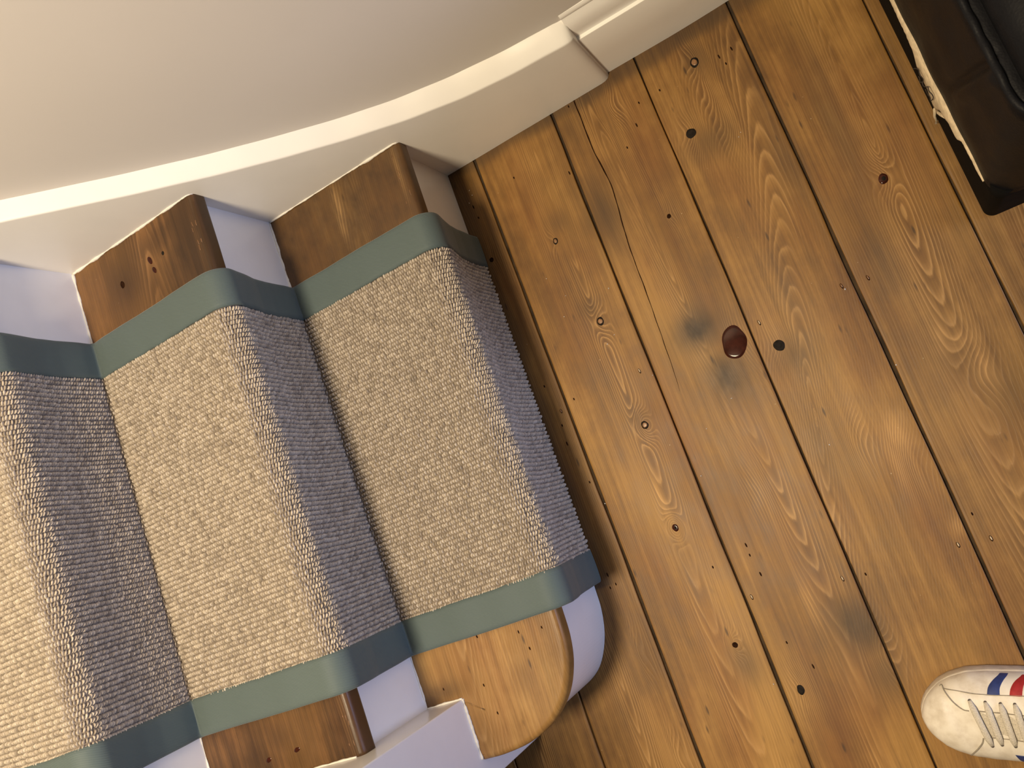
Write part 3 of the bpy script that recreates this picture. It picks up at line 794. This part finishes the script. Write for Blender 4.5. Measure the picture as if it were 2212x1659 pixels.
M['lining'] = plain('shoe_lining', (.16, .14, .12), .9, .1, 100)
ST = np.array([.3745, -.1065]); SA = np.array([.9636, -.2670]); SN = np.array([.2670, .9636])
def sw(u, v, z): p = ST + SA * u + SN * v; return (p[0], p[1], z)
shoe = empty('shoe', (.50, -.14, 0)); tag(shoe, 'scuffed white lace-up trainer with blue and red side stripes on the floorboards', 'shoe')
BU = [0, .003, .008, .0145, .024, .036, .056, .08, .12, .16, .20, .245, .275, .288, .292]
BB = [.004, .0150, .0235, .0310, .0395, .0460, .0520, .0540, .0540, .0505, .0450, .0390, .0330, .020, .004]
CU = [0, .02, .06, .12, .2, .29]; CC = [.002, .0045, .0065, .0068, .004, .002]
HU = [0, .004, .012, .025, .05, .09, .13, .16, .20, .25, .285, .292]; HH = [.010, .016, .0225, .0290, .0350, .0400, .0500, .0600, .0680, .0720, .0700, .05]
ZS = .021
bf = lambda u: np.interp(u, BU, BB); cf = lambda u: np.interp(u, CU, CC); hf = lambda u: np.interp(u, HU, HH)
def ssurf(u, v, lift=0.0):
    w = min(.999, abs(v - cf(u)) / bf(u)); c = w ** (1 / .72); s = math.sqrt(max(0, 1 - c * c)); return ZS + hf(u) * s ** .85 + lift
us = np.concatenate([np.linspace(0, .03, 16), np.linspace(.034, .27, 60), np.linspace(.274, .292, 8)])
ths = np.linspace(0, PI, 41); rows = []
for u in us:
    r = []
    for th_ in ths:
        c, s_ = math.cos(th_), math.sin(th_)
        v_ = cf(u) + bf(u) * math.copysign(abs(c) ** .72, c); z_ = ZS + hf(u) * s_ ** .85
        if u > .165: z_ = min(z_, ZS + hf(u) * .97)
        r.append(sw(u, v_, z_ + .0005 * math.sin(u * 240 + v_ * 90) * s_))
    rows.append(r)
child(loft('upper', rows, M['shoe'], None, True, True, False, True), shoe)
# ankle opening
P = [(u, 0) for u in (0,)]
op = []
for a in np.linspace(0, 2 * PI, 32, endpoint=False):
    u = .225 + .050 * math.cos(a); v_ = cf(u) + .025 * math.sin(a); op.append((u, v_, ZS + hf(.25) * .97 + .0030))
mesh_v = [sw(*p) for p in op] + [sw(p[0] * .9 + .0225, p[1] * .85, p[2] - .001) for p in op]
child(mesh_obj('lining', mesh_v[:32], [tuple(range(32))], M['lining']), shoe)
child(tube('collar', [sw(*p) for p in op] + [sw(*op[0])], .0045, M['shoe'], None, 8), shoe)
rows = []
for zq, g_ in ((0, -.0010), (.002, .0008), (.010, .0014), (.019, .0010), (.0235, .0002), (.0240, -.003)):
    r = []
    for sd in (1, -1):
        for u in (us if sd == 1 else us[::-1]):
            uu = u - g_ * (1 - min(1, u / .02)) + g_ * max(0, (u - .275) / .017)
            r.append(sw(uu, cf(u) + sd * (bf(u) + g_), zq))
    rows.append(r)
child(loft('sole', rows, M['sole'], None, True, True, True, True), shoe)
def strip(name, left, right, mat, lift=.0008, n=16, m=6):
    """patch lying on the upper between two lines of (u, v)"""
    L_ = dense(left, n); R_ = dense(right, n); k = min(len(L_), len(R_)); rows = []
    for i in range(k):
        r = []
        for j in range(m + 1):
            q = j / m; u, v_ = L_[i] + (R_[i] - L_[i]) * q
            r.append(sw(u, v_, ssurf(u, v_, lift if 0 < j < m and 0 < i < k - 1 else -.0004)))
        rows.append(r)
    return child(loft(name, rows, mat, None, True, False, False, False), shoe)
def seamline(pts, r=.0007, mat='seam', name='seam', lift=.0003):
    D = dense(pts, 8); return child(tube(name, [sw(u, v_, ssurf(u, v_, lift)) for u, v_ in D], r, M[mat], None, 6), shoe)
strip('stripe', [(.0750, .0395), (.0785, .0480), (.0850, .0555), (.0940, .0602)], [(.0905, .0400), (.0925, .0480), (.0975, .0555), (.1040, .0602)], M['blue'])
strip('stripe', [(.0985, .0405), (.1020, .0480), (.1085, .0555), (.1175, .0600)], [(.1135, .0410), (.1160, .0480), (.1205, .0555), (.1270, .0592)], M['red'])
strip('stripe', [(.1250, .0405), (.1280, .0480), (.1340, .0545), (.1420, .0580)], [(.1375, .0410), (.1390, .0480), (.1435, .0545), (.1500, .0575)], M['blue'])
strip('stripe', [(.0960, -.0300), (.1010, -.0385), (.1060, -.0440)], [(.1075, -.0310), (.1120, -.0385), (.1170, -.0440)], M['blue'])
strip('stripe', [(.1190, -.0300), (.1240, -.0380), (.1290, -.0430)], [(.1305, -.0310), (.1350, -.0380), (.1400, -.0430)], M['red'])
seamline([(.0245, .0425), (.0275, .0440), (.0299, .0387), (.0380, .0282), (.0473, .0212), (.0540, .0200)], .0008)
seamline([(.0290, .0415), (.0450, .0415), (.0637, .0402), (.0893, .0405), (.1157, .0420), (.15, .042)], .0006)
seamline([(.0560, .0205), (.0802, .0205), (.12, .0205), (.16, .021)], .0007)
seamline([(.0660, -.0120), (.0640, -.0190), (.0590, -.0270), (.0526, -.0365), (.0500, -.0430)], .0010)
seamline([(.0680, -.0110), (.0900, -.0105), (.12, -.0110), (.16, -.012)], .0007)
strip('tongue', [(.0585, .0190), (.09, .0190), (.16, .0190)], [(.0640, -.0100), (.09, -.0095), (.16, -.0095)], M['lace'], .0006)
ez = [(.0560, .0325), (.0730, .0320), (.0890, .0315), (.1040, .0325), (.1200, .0330), (.1370, .0330)]
el = [(.0745, -.0215), (.0850, -.0185), (.0990, -.0185), (.1130, -.0190), (.1280, -.0195), (.1440, -.0200)]
def lace(p, q, lift, sag=0.0):
    rows = []
    for t_ in np.linspace(0, 1, 14):
        u = p[0] + (q[0] - p[0]) * t_; v_ = p[1] + (q[1] - p[1]) * t_
        z_ = ssurf(u, v_) + lift * min(1, 6 * min(t_, 1 - t_) + .1) + .0012 * math.sin(t_ * PI)
        d = np.array([q[0] - p[0], q[1] - p[1]]); d /= np.linalg.norm(d); w_ = np.array([-d[1], d[0]])
        hw = .0038 * min(1, .55 + 3 * min(t_, 1 - t_)); r = []
        for a in np.linspace(0, 2 * PI, 10, endpoint=False):
            o2 = w_ * hw * math.cos(a); r.append(sw(u + o2[0], v_ + o2[1], z_ + .0011 * math.sin(a)))
        rows.append(r)
    return child(loft('lace', rows, M['lace'], None, True, True, True), shoe)
for i, (p, q) in enumerate(zip(ez, el)):
    for c in (p, q):
        n_ = 12; ring_ = [sw(c[0] + .0019 * math.cos(a), c[1] + .0019 * math.sin(a), ssurf(c[0], c[1], .0009)) for a in np.linspace(0, 2 * PI, n_, endpoint=False)]
        child(mesh_obj('eyelet', ring_, [tuple(range(n_))], M['eyelet']), shoe)
    lace(p, q, .0024)

# ------------------------------------------------------------------ stray dust
r = np.random.default_rng(5); v, f = [], []
spots = [(1.0, 1.0)] * 0 + [(.0570, .2905), (.2490, .3420), (.2035, .4470), (.1710, .5290), (.5010, .4520), (.105, .59), (.1, .66), (.028, .86), (.02, .84), (.03, .85), (.12, .62), (.455, .72), (.46, .725), (.40, .26), (.215, .28), (.2, -.03), (.30, .37), (.52, .33), (.19, .6), (.155, .52)]
for x, y in spots:
    a = r.uniform(0, PI); l_, w_ = r.uniform(.0008, .0016), r.uniform(.0005, .0009); b = len(v)
    for k in range(6):
        q = 2 * PI * k / 6; lx, ly = l_ * math.cos(q), w_ * math.sin(q); v.append((x + lx * math.cos(a) - ly * math.sin(a), y + lx * math.sin(a) + ly * math.cos(a), .0009))
    v.append((x, y, .0019)); v.append((x, y, .0003))
    for k in range(6): f.append((b + k, b + (k + 1) % 6, b + 6)); f.append((b + (k + 1) % 6, b + k, b + 7))
dust = mesh_obj('dust_specks', v, f, M['caulk']); tag(dust, 'tiny pale specks of dust scattered over the floorboards', 'dust', None, 'stuff')
